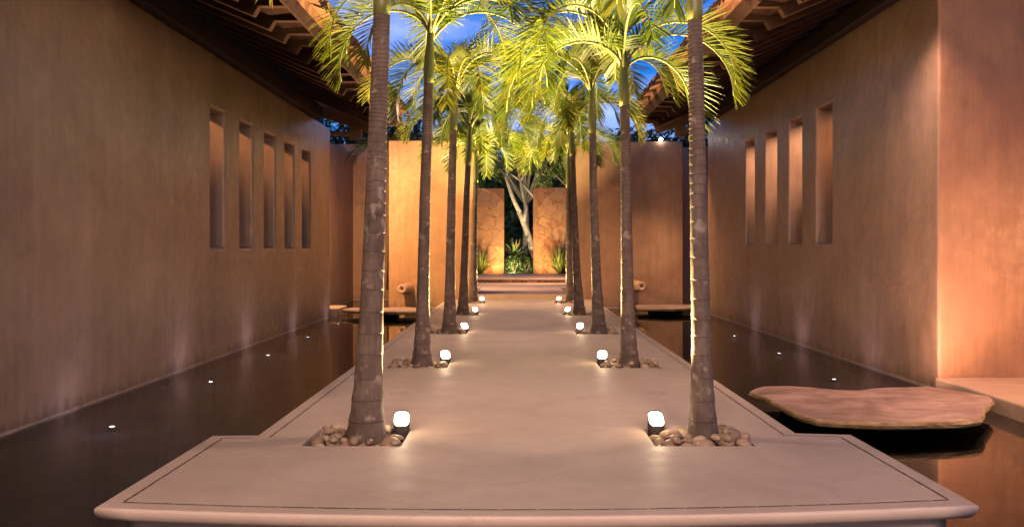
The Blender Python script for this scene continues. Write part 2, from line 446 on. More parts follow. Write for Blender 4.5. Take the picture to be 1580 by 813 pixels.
# room behind each row of windows
for (p, x0, x1, y0, y1, m, ztop) in ((left, -8.6, -8.4, -6, 22.9, M['plaster'], 4.3), (right, 8.4, 8.6, 11.3, 24.1, M['plaster_right'], 4.55)):
    bm = bmesh.new(); box(bm, x0, x1, y0, y1, -.42, ztop)
    xa, xb_ = (x1+.002, -5.002) if p is left else (5.362, x0-.002)
    box(bm, xa, xb_, y1-.3, y1-.002, -.42, ztop-.002)
    box(bm, xa, xb_, y0+.1, y0+.3, -.42, ztop-.002)
    reparent(build('room_wall', bm, m), p)
    bm = bmesh.new(); box(bm, xa, xb_, y0+.35, y1-.35, -.3, 0)
    reparent(build('room_floor', bm, M['terrace']), p)
# upper storey of plaster over the front corner on the right, above the frame
# ------------------------------------------------------------------ roofs
def roof(parent, sgn, wallx, ztop, y0, y1, rel, beam_end, spacing, ridge):
    """rel: (xcorner,zcorner),(xfb,zfb),(xft,zft),(xt,zt): distances measured from the camera axis (x) and height"""
    (xc, zc), (xfb, zfb), (xft, zft), (xt, zt) = rel
    X = lambda x: sgn*x
    beam_h = .33; xb = wallx - .13
    r = empty('roof', (0,0,0)); reparent(r, parent)
    bm = bmesh.new()
    box(bm, *sorted((X(xb), X(wallx+.25))), y0, beam_end, ztop-.005, ztop+beam_h-.06)
    reparent(bevel(build('eave_beam', bm, M['wood_beam']), .02, 2), parent)
    # smaller plate carrying the rafters
    bm = bmesh.new(); box(bm, *sorted((X(xb+.04), X(wallx+.2))), y0, beam_end-.1, ztop+beam_h-.06, ztop+beam_h-.002)
    reparent(build('wall_plate', bm, M['wood_beam']), parent)
    sl = .42; zb = ztop + beam_h
    h = .17
    zcor = zb - sl*(xb-xc)
    n = int((y1-.1-y0)/spacing)
    for i in range(n+1):
        y = y1 - .1 - i*spacing; w = .065
        last = i == 0
        bm = bmesh.new()
        prof = [(X(xc), zcor), (X(xc-.06), zcor+.1), (X(xc-.06), zcor+.12), (X(xc-.02), zcor+.12+h*.45), (X(ridge), zcor+h+sl*(ridge-xc)), (X(ridge), zcor+sl*(ridge-xc))]
        prism_y(bm, prof, y-w, y+w)
        ob = build('rafter', bm, M['wood_lit'] if last else M['wood'], r); bevel(ob, .01, 2)
        bm = bmesh.new()
        # level tail piece that carries the fascia
        prism_y(bm, [(X(xfb), zfb), (X(xfb), zfb+.1), (X(xc+.3), zfb+.1), (X(xc+.3), zfb+.06), (X(xc-.065), zfb)], y-w*.9, y+w*.9)
        build('rafter_tail', bm, M['wood_lit'] if last else M['wood'], r)
    # boards above the rafters
    t = .03
    ztb = zcor + h
    bm = bmesh.new()
    prism_y(bm, [(X(xfb), zfb+.102), (X(xc), ztb+.01), (X(ridge), ztb+.01+sl*(ridge-xc)), (X(ridge), ztb+.01+t+sl*(ridge-xc)), (X(xc), ztb+.01+t), (X(xfb), zfb+.102+t)], y0, y1)
    build('ceiling_boards', bm, M['boards'], r)
    # fascia leaning outwards
    bm = bmesh.new()
    prism_y(bm, [(X(xfb), zfb), (X(xfb-.03), zfb+.004), (X(xft), zft), (X(xft+.05), zft)], y0, y1)
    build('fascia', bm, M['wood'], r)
    # gable end with lamplight put into its wood colour: tie, block
    if True:
        bm = bmesh.new()
        yb = y1 - .02
        prism_y(bm, [(X(xc+.02), zcor+.05), (X(xc+.02), zcor-.12), (X(wallx+.12), zcor+sl*(wallx+.12-xc)-.30), (X(wallx+.12), zcor+sl*(wallx+.12-xc)+.08)], yb-.01, yb+.07)
        build('barge_beam', bm, M['wood_lit'], r)
        bm = bmesh.new()
        zz = zcor + sl*.6
        box(bm, *sorted((X(xc+.75), X(xc+1.2))), yb-.045, yb+.045, zz-.36, zz-.26)
        box(bm, *sorted((X(xc+.5), X(xc+.76))), yb-.055, yb+.055, zz-.44, zz-.14)
        build('end_bracket', bm, M['wood_lit'], r)
    # clay tiles : channel layer (soffit seen from below) + cover layer, in courses
    pitch = .20; ncol = int((y1-y0)/pitch); course = .36
    for layer in (0, 1):
        bm = bmesh.new()
        for c in range(ncol):
            yc = y0 + pitch*(c + (.5 if layer == 0 else 1.0)); 
            if yc + pitch*.55 > y1+.08: continue
            ncourse = 22 if False else int((ridge - xt)/course)+1
            for k in range(ncourse):
                s0 = xt + k*course - .03; s1 = s0 + course + .05
                if layer == 1: s0 += .05; s1 += .05
                jit = random.uniform(-.012, .012)
                def zof(x):
                    xk = xc + .9
                    base = zt + (x-xt)*.30 if x < xk else zt + (xk-xt)*.30 + (x-xk)*sl
                    return base
                half = pitch*(.56 if layer == 0 else .5)
                seg = 6; r0 = []; r1 = []
                q0 = []; q1 = []
                for j in range(seg+1):
                    a = PI*j/seg
                    dy = -math.cos(a)*half; dz = math.sin(a)*(.075)
                    if layer == 0: dz = -dz*.8
                    z0 = zof(s0) + dz + (.035 if layer else -.05); z1 = zof(s1) + dz*.85 - .012 + (.035 if layer else -.05)
                    th = .014
                    r0.append(bm.verts.new((X(s0+jit), yc+dy, z0))); r1.append(bm.verts.new((X(s1), yc+dy*.86, z1)))
                    q0.append(bm.verts.new((X(s0+jit), yc+dy*.88, z0-(th if layer else -th)))); q1.append(bm.verts.new((X(s1), yc+dy*.8, z1-(th if layer else -th))))
                for j in range(seg):
                    bm.faces.new([r0[j], r0[j+1], r1[j+1], r1[j]])
                    bm.faces.new([q0[j+1], q0[j], q1[j], q1[j+1]])
                    bm.faces.new([r0[j+1], r0[j], q0[j], q0[j+1]])
        build('channel_tiles' if layer == 0 else 'cover_tiles', bm, M['tile'] if layer == 0 else M['tile_top'], r, True)
    # mortar bed closing the tiles over the boards
    bm = bmesh.new()
    xk = xc+.9
    prism_y(bm, [(X(xft+.0), zft+.002), (X(xft-.01), zt-.10+.03), (X(xk), zt+(xk-xt)*.3-.12), (X(ridge), zt+(xk-xt)*.3+(ridge-xk)*sl-.12),
                 (X(ridge), ztb+.05+sl*(ridge-xc)), (X(xc), ztb+.05), (X(xft+.06), zft+.002)], y0+.01, y1-.01)
    build('mortar_bed', bm, M['tile_top'], r)
roof(left, -1, 4.54, 4.33, -6, 21.5, ((3.04,4.10),(2.68,4.20),(2.62,4.36),(2.47,4.55)), 21.3, .70, 8.7)
roof(right, 1, 4.90, 4.60, 8.2, 23.4, ((3.44,4.40),(3.07,4.50),(2.95,4.65),(2.82,4.84)), 23.2, .70, 8.7)

# ------------------------------------------------------------------ far courtyard walls
def wall_box(name, x0, x1, y0, y1, z0, z1, m, label, cat='wall', bw=.03):
    bm = bmesh.new(); box(bm, x0, x1, y0, y1, z0, z1)
    o = build(name, bm, m); bevel(o, bw, 3); return tag(o, label, cat)
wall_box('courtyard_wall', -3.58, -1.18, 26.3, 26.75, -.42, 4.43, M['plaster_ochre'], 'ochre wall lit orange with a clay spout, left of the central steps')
wall_box('courtyard_wall', 1.45, 4.66, 26.3, 26.75, -.42, 4.40, M['plaster_far'], 'dark brown wall with a clay spout, right of the central steps')
wall_box('courtyard_wall', -5.75, -5.3, 24.2, 30.5, -.42, 4.43, M['plaster_far'], 'narrow receding wall just past the end of the left house')
wall_box('courtyard_wall', -9.0, -2.6, 30.5, 30.9, -.42, 4.80, M['plaster_far'], 'shadowed back wall glimpsed behind the orange wall on the left')
wall_box('courtyard_wall', 4.95, 5.4, 26.0, 30.5, -.42, 4.20, M['plaster_far'], 'narrow receding wall just past the end of the right house')
wall_box('courtyard_wall', 2.6, 9.0, 30.5, 30.9, -.42, 4.70, M['plaster_far'], 'shadowed back wall behind the dark spout wall on the right')

def spout(x, z, ang, label):
    e = tag(empty('water_spout', (x, 26.3, z)), label, 'water spout', 'clay spouts in the far walls')
    bm = bmesh.new(); seg = 24
    rr = [(.0,.16),(-.05,.16),(-.2,.15),(-.36,.135),(-.45,.13),(-.465,.12)]
    rings = []
    dx = math.tan(ang)
    for (y, r) in rr: rings.append([bm.verts.new((math.cos(2*PI*k/seg)*r - dx*y, y, math.sin(2*PI*k/seg)*r)) for k in range(seg)])
    y = -.465; rings.append([bm.verts.new((math.cos(2*PI*k/seg)*.045 - dx*y, y, math.sin(2*PI*k/seg)*.045)) for k in range(seg)])
    y = -.30; rings.append([bm.verts.new((math.cos(2*PI*k/seg)*.045 - dx*y, y, math.sin(2*PI*k/seg)*.045)) for k in range(seg)])
    for a, b in zip(rings, rings[1:]):
        for k in range(seg): bm.faces.new([a[k], a[(k+1)%seg], b[(k+1)%seg], b[k]]).smooth = True
    bm.faces.new(rings[-1])
    build('barrel', bm, M['spout'], e)
    bm = bmesh.new(); vs = [bm.verts.new((math.cos(2*PI*k/seg)*.0445 + dx*.33, -.33, math.sin(2*PI*k/seg)*.0445)) for k in range(seg)]; bm.faces.new(vs)
    build('bore', bm, M['hole'], e)
spout(-3.02, .30, -.30, 'round clay water spout sticking out of the orange lit wall on the left')
spout(3.28, .37, .35, 'round clay water spout sticking out of the dark wall on the right')

# stepping slabs
def slab(name, pts, ztop, th, label, ped):
    e = tag(empty(name, (sum(p[0] for p in pts)/len(pts), sum(p[1] for p in pts)/len(pts), WATER)), label, 'stepping stone', 'stone slabs over the pool')
    cx, cy = e.location[0], e.location[1]
    # refine outline
    P = []
    n = len(pts)
    for i in range(n):
        a, b = Vector(pts[i]), Vector(pts[(i+1)%n]); k = max(1, int((b-a).length/.06))
        for j in range(k):
            p = a.lerp(b, j/k); q = noise.noise(Vector((p.x*4, p.y*4, 1)))*.02 + noise.noise(Vector((p.x*14, p.y*14, 5)))*.008
            c = Vector((cx, cy)); d = (p-c).normalized(); P.append(p + d*q)
    bm = bmesh.new()
    prof = [(-.015, 0), (0, -.008), (.006, -th*.4), (-.01, -th*.8), (-.04, -th)]
    rings = []
    c = Vector((cx, cy))
    for o_, dz in prof:
        ring = []
        for p in P:
            d = (p-c).normalized(); jj = noise.noise(Vector((p.x*11, p.y*11, dz*60)))*.010
            ring.append(bm.verts.new((p.x + d.x*(o_+jj) - cx, p.y + d.y*(o_+jj) - cy, ztop + dz - WATER + noise.noise(Vector((p.x*1.3, p.y*1.3, 0)))*.012)))
        rings.append(ring)
    for a, b in zip(rings, rings[1:]):
        for k in range(len(a)): bm.faces.new([a[k], a[(k+1)%len(a)], b[(k+1)%len(b)], b[k]]).material_index = 1
    f = bm.faces.new(rings[0]); f.material_index = 0; f2 = bm.faces.new(rings[-1]); f2.material_index = 1
    bmesh.ops.triangulate(bm, faces=[f, f2])
    build('stone_top', bm, [M['slab'], M['slab_edge']], e)
    bm = bmesh.new(); box(bm, -ped[0], ped[0], -ped[1], ped[1], -.17, ztop - th - WATER + .01)
    build('pedestal', bm, M['hole'], e)
sp = [(1155,604),(1164,599.5),(1178,596.5),(1216,595.5),(1251,597),(1290,600),(1324,601),(1350,598.5),(1385,596.5),(1434,595.5),(1484,604),(1527.5,612),(1534,618),(1526,626),(1520,633),(1517,644.5),(1484,649),(1426,651),(1367,652.5),(1295,650),(1260,647),(1230.6,638.6),(1207,628),(1178,611),(1164,606.6)]
slab('stone_slab', [wp(x, y, -.085) for x, y in sp][::-1], -.085, .07, 'large irregular flagstone slab hovering over the pool at the right by the lit corner', (.7, .5))
sp = [(527,477),(540,475),(560,474.4),(585,474.6),(610,474),(641,474.2),(648,477),(642,481),(615,481.5),(590,480.5),(565,480.8),(545,479)]
slab('stone_slab', [wp(x, y, -.085) for x, y in sp][::-1], -.085, .07, 'dim flat stone slab bridging the pool before the orange wall at far left', (.4, .3))
sp = [(980,471),(985,470),(1000,469.4),(1030,469.6),(1060,470),(1075,470.5),(1076,474),(1060,475.8),(1035,476.6),(1005,476),(984,475.6)]
slab('stone_slab', [wp(x, y, -.085) for x, y in sp][::-1], -.085, .07, 'pale stone slab bridging the pool before the dark wall at far right', (.4, .3))
# thresholds
bm = bmesh.new()
vs = [(4.86,10.915),(4.74,5.0),(4.70,1.0),(12,1.0),(12,10.915)]
top = [bm.verts.new((x,y,-.09)) for x,y in vs]; bot = [bm.verts.new((x,y,-.42)) for x,y in vs]
bm.faces.new(top); bm.faces.new(bot)
for k in range(5): bm.faces.new([top[k], top[(k+1)%5], bot[(k+1)%5], bot[k]])
tag(bevel(build('stone_step', bm, M['terrace']), .02), 'broad lit threshold step at the right corner beside the large slab', 'step')
bm = bmesh.new(); box(bm, -5.3, -4.42, 23.2, 24.5, -.42, -.07)
tag(bevel(build('stone_step', bm, M['terrace']), .02), 'small pale threshold step at the far end of the left house', 'step')

# ------------------------------------------------------------------ central steps and terrace
bm = bmesh.new(); box(bm, -1.17, 1.44, 26.104, 35.3, -.42, .13)
box(bm, -9, -1.172, 31.0, 35.3, -.42, .128); box(bm, 1.442, 9, 31.0, 35.3, -.42, .128)
tag(bevel(build('stone_step', bm, M['terrace']), .02), 'wide low step in the gap at the end of the deck', 'step')
bm = bmesh.new(); 
x = -9
while x < 9:
    w = random.uniform(.3,.75); hh = random.uniform(.075,.1)
    box(bm, x, x+w-.02, 35.32+random.uniform(-.03,.02), 35.7, .128, .128+hh); x += w
o = tag(empty('stone_step', (.1, 35.5, .13)), 'far upper step with a rough stone riser in front of the garden walls', 'step')
reparent(bevel(build('riser_stones', bm, M['stone']), .015, 2), o)
bm = bmesh.new(); box(bm, -9, 9, 35.28, 43.2, .232, .27)
reparent(bevel(build('tread', bm, M['terrace']), .01, 2), o)

wall_box('garden_wall', -4.3, -.57, 43.0, 43.5, .0, 4.18, M['stone'], 'stone veneer wall panel left of the garden opening')
wall_box('garden_wall', .76, 4.6, 43.0, 43.5, .0, 4.22, M['stone'], 'stone veneer wall panel right of the garden opening')

# garden ground
bm = bmesh.new(); v = [bm.verts.new(p) for p in ((-60,43.25,.2),(60,43.25,.2),(60,140,.2),(-60,140,.2))]; bm.faces.new(v)
struct(build('lawn', bm, M['lawn']))
bm = bmesh.new()
tl = bm.faces.layers.float.new('dummy') if False else None
for i in range(9000):
    x = random.uniform(-2.5, 3.2); y = random.uniform(43.6, 52); h = random.uniform(.05,.13); a = random.uniform(0, 2*PI)
    dx, dy = math.cos(a)*.012, math.sin(a)*.012; lx, ly = random.uniform(-.05,.05), random.uniform(-.05,.05)
    bm.faces.new([bm.verts.new(p) for p in ((x-dx,y-dy,.2),(x+dx,y+dy,.2),(x+lx,y+ly,.2+h))])
struct(build('grass', bm, M['grass']), 'stuff')

# ------------------------------------------------------------------ foliage helpers
def new_tone(bm): return bm.verts.layers.float.new('tone')
def strip(bm, tl, p0, d, up, L, w, tone, droop, nseg=4, taper=.9, tip=None):
    """leaf ribbon from p0 along d, bending with gravity"""
    p = Vector(p0); d = Vector(d).normalized(); prev = None
    side = d.cross(up)
    if side.length < .01: side = d.orthogonal()
    side.normalize()
    for i in range(nseg+1):
        u = i/nseg
        ww = w*(1-u**2.2*taper) * (0.55 + .45*min(1, u*4))
        if i == nseg:
            cur = [bm.verts.new(p)]
        else: cur = [bm.verts.new(p - side*ww*.5), bm.verts.new(p + side*ww*.5)]
        for c in cur: c[tl] = tone if (tip is None or i < nseg) else tip
        if prev:
            bm.faces.new([prev[0], prev[1]] + cur[::-1])
        prev = cur
        p = p + d*(L/nseg)
        d = (d + Vector((0,0,-1))*droop/nseg).normalized()

def frond_mesh(az, e0, e1, L, Ll, rnd, vang=R(38), dens=44, pw=1.15, tone0=.5, bend=0):
    """arching feather leaf starting at the origin; azimuth az, start/finish elevation e0/e1"""
    bm = bmesh.new(); tl = new_tone(bm)
    ft = rnd.uniform(-.3,.3)
    n = 30; pts = [Vector((0,0,0))]; T = []
    for i in range(n):
        u = i/(n-1); e = e0 + (e1-e0)*u**pw; a = az + bend*u
        t = Vector((math.cos(e)*math.cos(a), math.cos(e)*math.sin(a), math.sin(e))); T.append(t)
        pts.append(pts[-1] + t*L/n)
    T.append(T[-1])
    def at(s):
        k = min(n-1, int(s*n)); f = s*n-k
        return pts[k].lerp(pts[k+1], f), T[k].lerp(T[k+1], f).normalized()
    rings = tube(bm, [tuple(p) for p in pts[::2]], [.018*(1-.85*i/(len(pts[::2])-1)) + .002 for i in range(len(pts[::2]))], 5, True, 1)
    for f in bm.faces: f.smooth = True
    pet = .10
    for k in range(dens):
        s = pet + (1-pet)*(k+.5)/dens
        p, t = at(min(s, .999))
        S_ = Vector((-math.sin(az+bend*s), math.cos(az+bend*s), 0)); Nn = S_.cross(t) * -1
        if Nn.z < 0 and e1 > -R(60): pass
        Nn = t.cross(S_); 
        # upper side of the rachis: points up at the start and outwards at the drooping end
        if Nn.dot(Vector((0,0,1))*math.cos(0) + Vector((math.cos(az), math.sin(az), 0))) < 0: Nn = -Nn
        prof = math.sin(PI*min(1, (s-pet)/(1-pet)*.80+.13))**.6
        for sd in (-1, 1):
            va = vang + rnd.uniform(-.18, .18); fa = R(66) - R(30)*s + rnd.uniform(-.09,.09)
            d = t*math.cos(fa) + (S_*sd*math.cos(va) + Nn*math.sin(va))*math.sin(fa)
            ll = Ll*prof*rnd.uniform(.88, 1.08)
            if rnd.random() < .02: continue
            strip(bm, tl, p, d, Nn, ll, .026*rnd.uniform(.75,1.2), (1 if rnd.random() < .012 else min(.85, max(0, (tone0 + ft + rnd.uniform(-.22,.22))*.85))), rnd.uniform(.05,.34), 4, tip=1 if rnd.random() < .4 else None)
    return bm

def palm(path, r_base, r_mid, r_top, zs, zc, fronds, label, seed, tone=.5):
    """path: [(x,y,z)...] of trunk centre; zs where the green crownshaft starts; zc crown origin"""
    rnd = random.Random(seed)
    bx, by = path[0][0], path[0][1]
    e = tag(empty('palm_tree', (bx, by, -.2)), label, 'palm tree', 'palms in two rows along the deck')
    def centre(z):
        for a, b in zip(path, path[1:]):
            if z <= b[2]: break
        u = (z-a[2])/(b[2]-a[2]); u2 = max(0, u)
        return Vector((a[0]+(b[0]-a[0])*u2 - bx, a[1]+(b[1]-a[1])*u2 - by, z + .2))
    # trunk with leaf scar rings
    bm = bmesh.new(); sc = bm.verts.layers.float.new('scar'); seg = 28
    zz = [-.2, -.05]; z = -.05; flags = [0, 0]; rads = []
    scar_z = []
    z = .12
    while z < zs:
        scar_z.append(z); q = min(1, max(0, (zs-z-.75)/1.3)); z += (.032 + .125*q)*rnd.uniform(.8, 1.2)
    def rad(z):
        u = max(0, z)/zs
        r = r_mid + (r_top-r_mid)*min(1, u/1.0)
        r += (r_base-r_mid)*math.exp(-max(z,-.05)/.33)
        return r
    rows = [(-.2, rad(0)*1.02, 0), (0, rad(0), 0)]
    for i, s in enumerate(scar_z):
        nxt = scar_z[i+1] if i+1 < len(scar_z) else zs
        rows += [(s-.003, rad(s)*.99, 0), (s, rad(s)*.984, .55), (s+.004, rad(s)*.986, .45), (s+.007, rad(s)*1.008, .1), (s+.012, rad(s)*1.010, 0), ((s*.4+nxt*.6), rad(nxt)*1.0, 0)]
    rows = sorted([r for r in rows if r[0] <= zs], key=lambda r: r[0]); rows.append((zs, rad(zs), .3))
    rings = []
    for (z, r, f) in rows:
        c = centre(z); ring = []
        for k in range(seg):
            a = 2*PI*k/seg
            wob = 1 + .05*noise.noise(Vector((math.cos(a)*1.3+seed, math.sin(a)*1.3, z*1.1))) + .012*noise.noise(Vector((math.cos(a)*4, math.sin(a)*4+seed, z*9)))
            dz = .012*noise.noise(Vector((math.cos(a)*1.5, math.sin(a)*1.5, round(z,1)*2+seed)))
            v = bm.verts.new((c.x + math.cos(a)*r*wob, c.y + math.sin(a)*r*wob, c.z + (dz if f or 1 else 0)))
            v[sc] = max(0, f + (rnd.uniform(-.15,.1) if f else 0)); ring.append(v)
        rings.append(ring)
    for a, b in zip(rings, rings[1:]):
        for k in range(seg): bm.faces.new([a[k], a[(k+1)%seg], b[(k+1)%seg], b[k]]).smooth = True
    build('trunk', bm, M['trunk'], e)
    # crownshaft
    bm = bmesh.new(); pts = []; rr = []
    for i in range(11):
        u = i/10; z = zs - .01 + (zc-zs+.12)*u; pts.append(tuple(centre(z)))
        rr.append(r_top*(1.02 + .22*math.sin(PI*min(1,u*1.6))*(1-u) - .45*u**2))
    tube(bm, pts, rr, 18)
    build('crownshaft', bm, M['crownshaft'], e, True)
    top = centre(zc)
    for i, f in enumerate(fronds):
        az, e0, e1, L = f[:4]; Ll = (f[4] if len(f) > 4 else .42)*1.25; pw = f[5] if len(f) > 5 else 1.1; bend = f[6] if len(f) > 6 else rnd.uniform(-.3,.3)
        bmf = frond_mesh(R(az), R(e0), R(e1), L, Ll, rnd, dens=int(33*L), pw=pw, tone0=tone, bend=bend)
        me = bpy.data.meshes.new('frond'); bmf.to_mesh(me); bmf.free()
        fo = link('frond', me, [M['frond'], M['rachis']], e)
        fo.location = top + Vector((math.cos(R(az))*r_top*.5, math.sin(R(az))*r_top*.5, rnd.uniform(-.12,.06)))
    return e

def crown(n, seed, a0=0, L=(1.7,2.0), e0=(58,75), e1=(-95,-70), young=1):
    r = random.Random(seed); res = []
    for i in range(n):
        res.append((a0 + 360*i/n + r.uniform(-14,14), r.uniform(*e0), r.uniform(*e1), r.uniform(*L), r.uniform(.40,.48), r.uniform(.85,1.15)))
    for i in range(young):
        res.append((r.uniform(0,360), r.uniform(78,86), r.uniform(10,40), r.uniform(1.1,1.4), .32, 1.6))
    return res

def zpx(y, d): return CAMH + (CY-y)*d/F
def xpx(x, d): return (x-CX)*d/F
Y0 = [7.0, 11.3, 15.65, 20.05, 24.5]
side = ['left', 'right']
ordn = ['nearest', 'second nearest', 'middle', 'second farthest', 'farthest']
def L_(i, s): return f'{ordn[i]} palm of the {side[s]} row, ringed trunk rising from its pebble pit'
specs = [
 # row, side, [(px,py)...] trunk, base/mid/top radius, scars end py, crown py, fronds
 (0,0,[(563,690),(570,560),(577,384),(583,200),(589,24),(592,-150)], .150,.098,.060, 22, -120, None, 11),
 (0,1,[(1086,688),(1082,520),(1079,384),(1075,150),(1072,30),(1070,-150)], .118,.076,.054, 30, -95, None, 12),
 (1,0,[(651,570),(653,450),(656,300),(659,200),(662,100),(666,20)], .135,.078,.056, 128, 48, None, 13),
 (1,1,[(971,570),(968,450),(966,300),(965,200),(963,150),(961,60)], .135,.078,.058, 163, 92, None, 14),
 (2,0,[(693,516),(695,400),(697,300),(700,180),(704,110)], .150,.088,.058, 200, 128, None, 15),
 (2,1,[(925,516),(919,400),(916,300),(914,200),(912,120)], .150,.088,.058, 205, 132, None, 16),
 (3,0,[(714,488),(717,400),(720,300),(723,240),(727,160)], .150,.088,.060, 255, 190, None, 17),
 (3,1,[(895,488),(889,400),(885,300),(883,230),(881,150)], .150,.088,.060, 240, 190, None, 18),
 (4,0,[(730,468),(731,400),(732,330),(734,280),(735,200)], .140,.092,.064, 282, 235, None, 19),
 (4,1,[(880,468),(878,400),(877,320),(877,280),(877,200)], .140,.092,.064, 290, 232, None, 20),
]
# fronds: (azimuth (0=right,90=away,180=left,270=towards camera), start elev, end elev, length, leaflet)
FR_OLD = 0
FR = {
 (0,0): [(182,62,-96,1.75,.42,.9),(215,66,-92,1.8),(140,64,-90,1.8),(100,66,-85,1.8),(55,64,-90,1.8),(8,66,-92,1.75),(320,64,-88,1.8),(268,70,-85,1.7),(30,84,20,1.3,.32)],
 (0,1): [(2,80,-98,1.15,.34,1.0,0),(84,72,-90,1.6,.40,1.0),(335,76,-40,.8,.3),(120,70,-85,1.7),(108,64,-86,1.8),(160,68,-90,1.8),(205,66,-90,1.7),(262,78,-85,1.2,.36,1.1,-.1),(150,84,20,1.3,.32)],
 (1,0): [(4,66,-90,1.9,.46,1.0,0.05),(188,62,-100,1.7,.42,.75),(205,70,-95,1.9,.42,.9),(160,68,-90,1.8),(95,70,-80,1.9),(50,68,-80,1.9),(315,66,-80,1.9),(275,70,-70,1.9),(235,64,-92,1.6,.42,.7),(28,56,-88,2.2,.46,1.0),(338,58,-86,2.1,.46,1.0),(20,84,20,1.4,.34)],
 (1,1): [(176,66,-92,2.0,.46,.95,-.05),(196,60,-95,1.7,.44,.8),(4,62,-88,1.9,.44,.95,.05),(20,58,-98,1.6,.42,.7),(335,66,-90,1.9,.42,.9),(85,70,-80,1.9),(130,68,-80,1.9),(225,68,-80,1.9,.44),(268,72,-78,1.9,.46),(150,56,-88,2.2,.46,1.0),(212,60,-86,2.1,.46,1.0),(186,74,-70,2.2,.46,1.2),(160,84,10,1.4,.34)],
}
for k, (row, s, pth, rb, rm, rt, ps, pc, fr, seed) in enumerate(specs):
    d = Y0[row]
    path = [(xpx(x, d), d, zpx(y, d)) for x, y in pth]
    path[0] = (path[0][0], d, -.2)
    inner = 0 if s == 0 else 180
    fr = FR.get((row, s)) or crown(14, seed*3+1, inner, L=(1.8,2.15))
    palm(path, rb, rm, rt, zpx(ps, d), zpx(pc, d), fr, L_(row, s), seed)

# ------------------------------------------------------------------ uplights
def lamp_fixture(x, y, aim, label, scale=1.0):
    """diagonally cut black cylinder with a glowing slanted lens facing the palm"""
    e = tag(empty('garden_uplight', (x, y, -.06)), label, 'garden light', 'uplights beside the palms')
    az = math.atan2(aim[1]-y, aim[0]-x)
    e.rotation_euler[2] = az + (R(50) if aim[0] < x else -R(50))
    r = .062*scale; h0, h1 = .105, .21; seg = 32
    bm = bmesh.new()
    sq = lambda a: (math.copysign(abs(math.cos(a))**.55, math.cos(a))*r, math.copysign(abs(math.sin(a))**.55, math.sin(a))*r)
    bot = [bm.verts.new((*sq(2*PI*k/seg), 0)) for k in range(seg)]
    def hz(xx): return h0 + (h1-h0)*(.5 - xx/(2*r))
    topv = [bm.verts.new((v.co.x, v.co.y, hz(v.co.x)*scale)) for v in bot]
    inn = [bm.verts.new((v.co.x*.93, v.co.y*.93, hz(v.co.x*.93)*scale-.001)) for v in bot]
    dep = [bm.verts.new((v.co.x*.93, v.co.y*.93, hz(v.co.x*.93)*scale-.012)) for v in bot]
    for a, b in ((bot, topv), (topv, inn), (inn, dep)):
        for k in range(seg): bm.faces.new([a[k], a[(k+1)%seg], b[(k+1)%seg], b[k]])
    bm.faces.new(bot)
    build('housing', bm, M['metal'], e)
    bm = bmesh.new(); bm.faces.new([bm.verts.new((sq(2*PI*k/seg)[0]*.928, sq(2*PI*k/seg)[1]*.928, hz(sq(2*PI*k/seg)[0]*.928)*scale-.008)) for k in range(seg)])
    build('lens', bm, M['lens'], e)
    return e
def spot(name, loc, target, watts, col, size, blend=.6, rad=.04):
    l = bpy.data.lights.new(name, 'SPOT'); l.energy = watts; l.color = col; l.spot_size = R(size); l.spot_blend = blend; l.shadow_soft_size = rad
    o = bpy.data.objects.new(name, l); COL.objects.link(o); o.location = loc
    d = Vector(target)-Vector(loc); o.rotation_euler = d.to_track_quat('-Z', 'Y').to_euler(); return o
def point(name, loc, watts, col, rad=.1):
    l = bpy.data.lights.new(name, 'POINT'); l.energy = watts; l.color = col; l.shadow_soft_size = rad
    o = bpy.data.objects.new(name, l); COL.objects.link(o); o.location = loc; return o
UPW = 1180
UPC = (1, .76, .34)
upx = {0: [-.885, -.88, -.885, -.90, -.91], 1: [1.075, 1.06, 1.08, 1.11, 1.12]}
upow = {0: [1,1.15,.85,.6,1.7], 1: [1,1.3,.6,.55,.9]}
for row in range(5):
    for s in (0, 1):
        d = Y0[row]; x = upx[s][row]; y = PITS[row] + .56
        px = xpx(specs[row*2+s][2][0][0], d)
        lamp_fixture(x, y, (px, d), f'lit uplight in the pit of the {ordn[row]} palm of the {side[s]} row')
        point('uplight_spill', (x, y-.11, .20), .9, (1,.72,.42), .03)
        tx = xpx(specs[row*2+s][2][-1][0], d)
        sgn = -1 if s == 0 else 1
        spot('uplight_beam', (x + sgn*.02, y-.005, .165), (tx - sgn*.15, d, 4.2), UPW*upow[s][row]*(.8 if row == 0 else 1.1), UPC, 76, .8, .03)

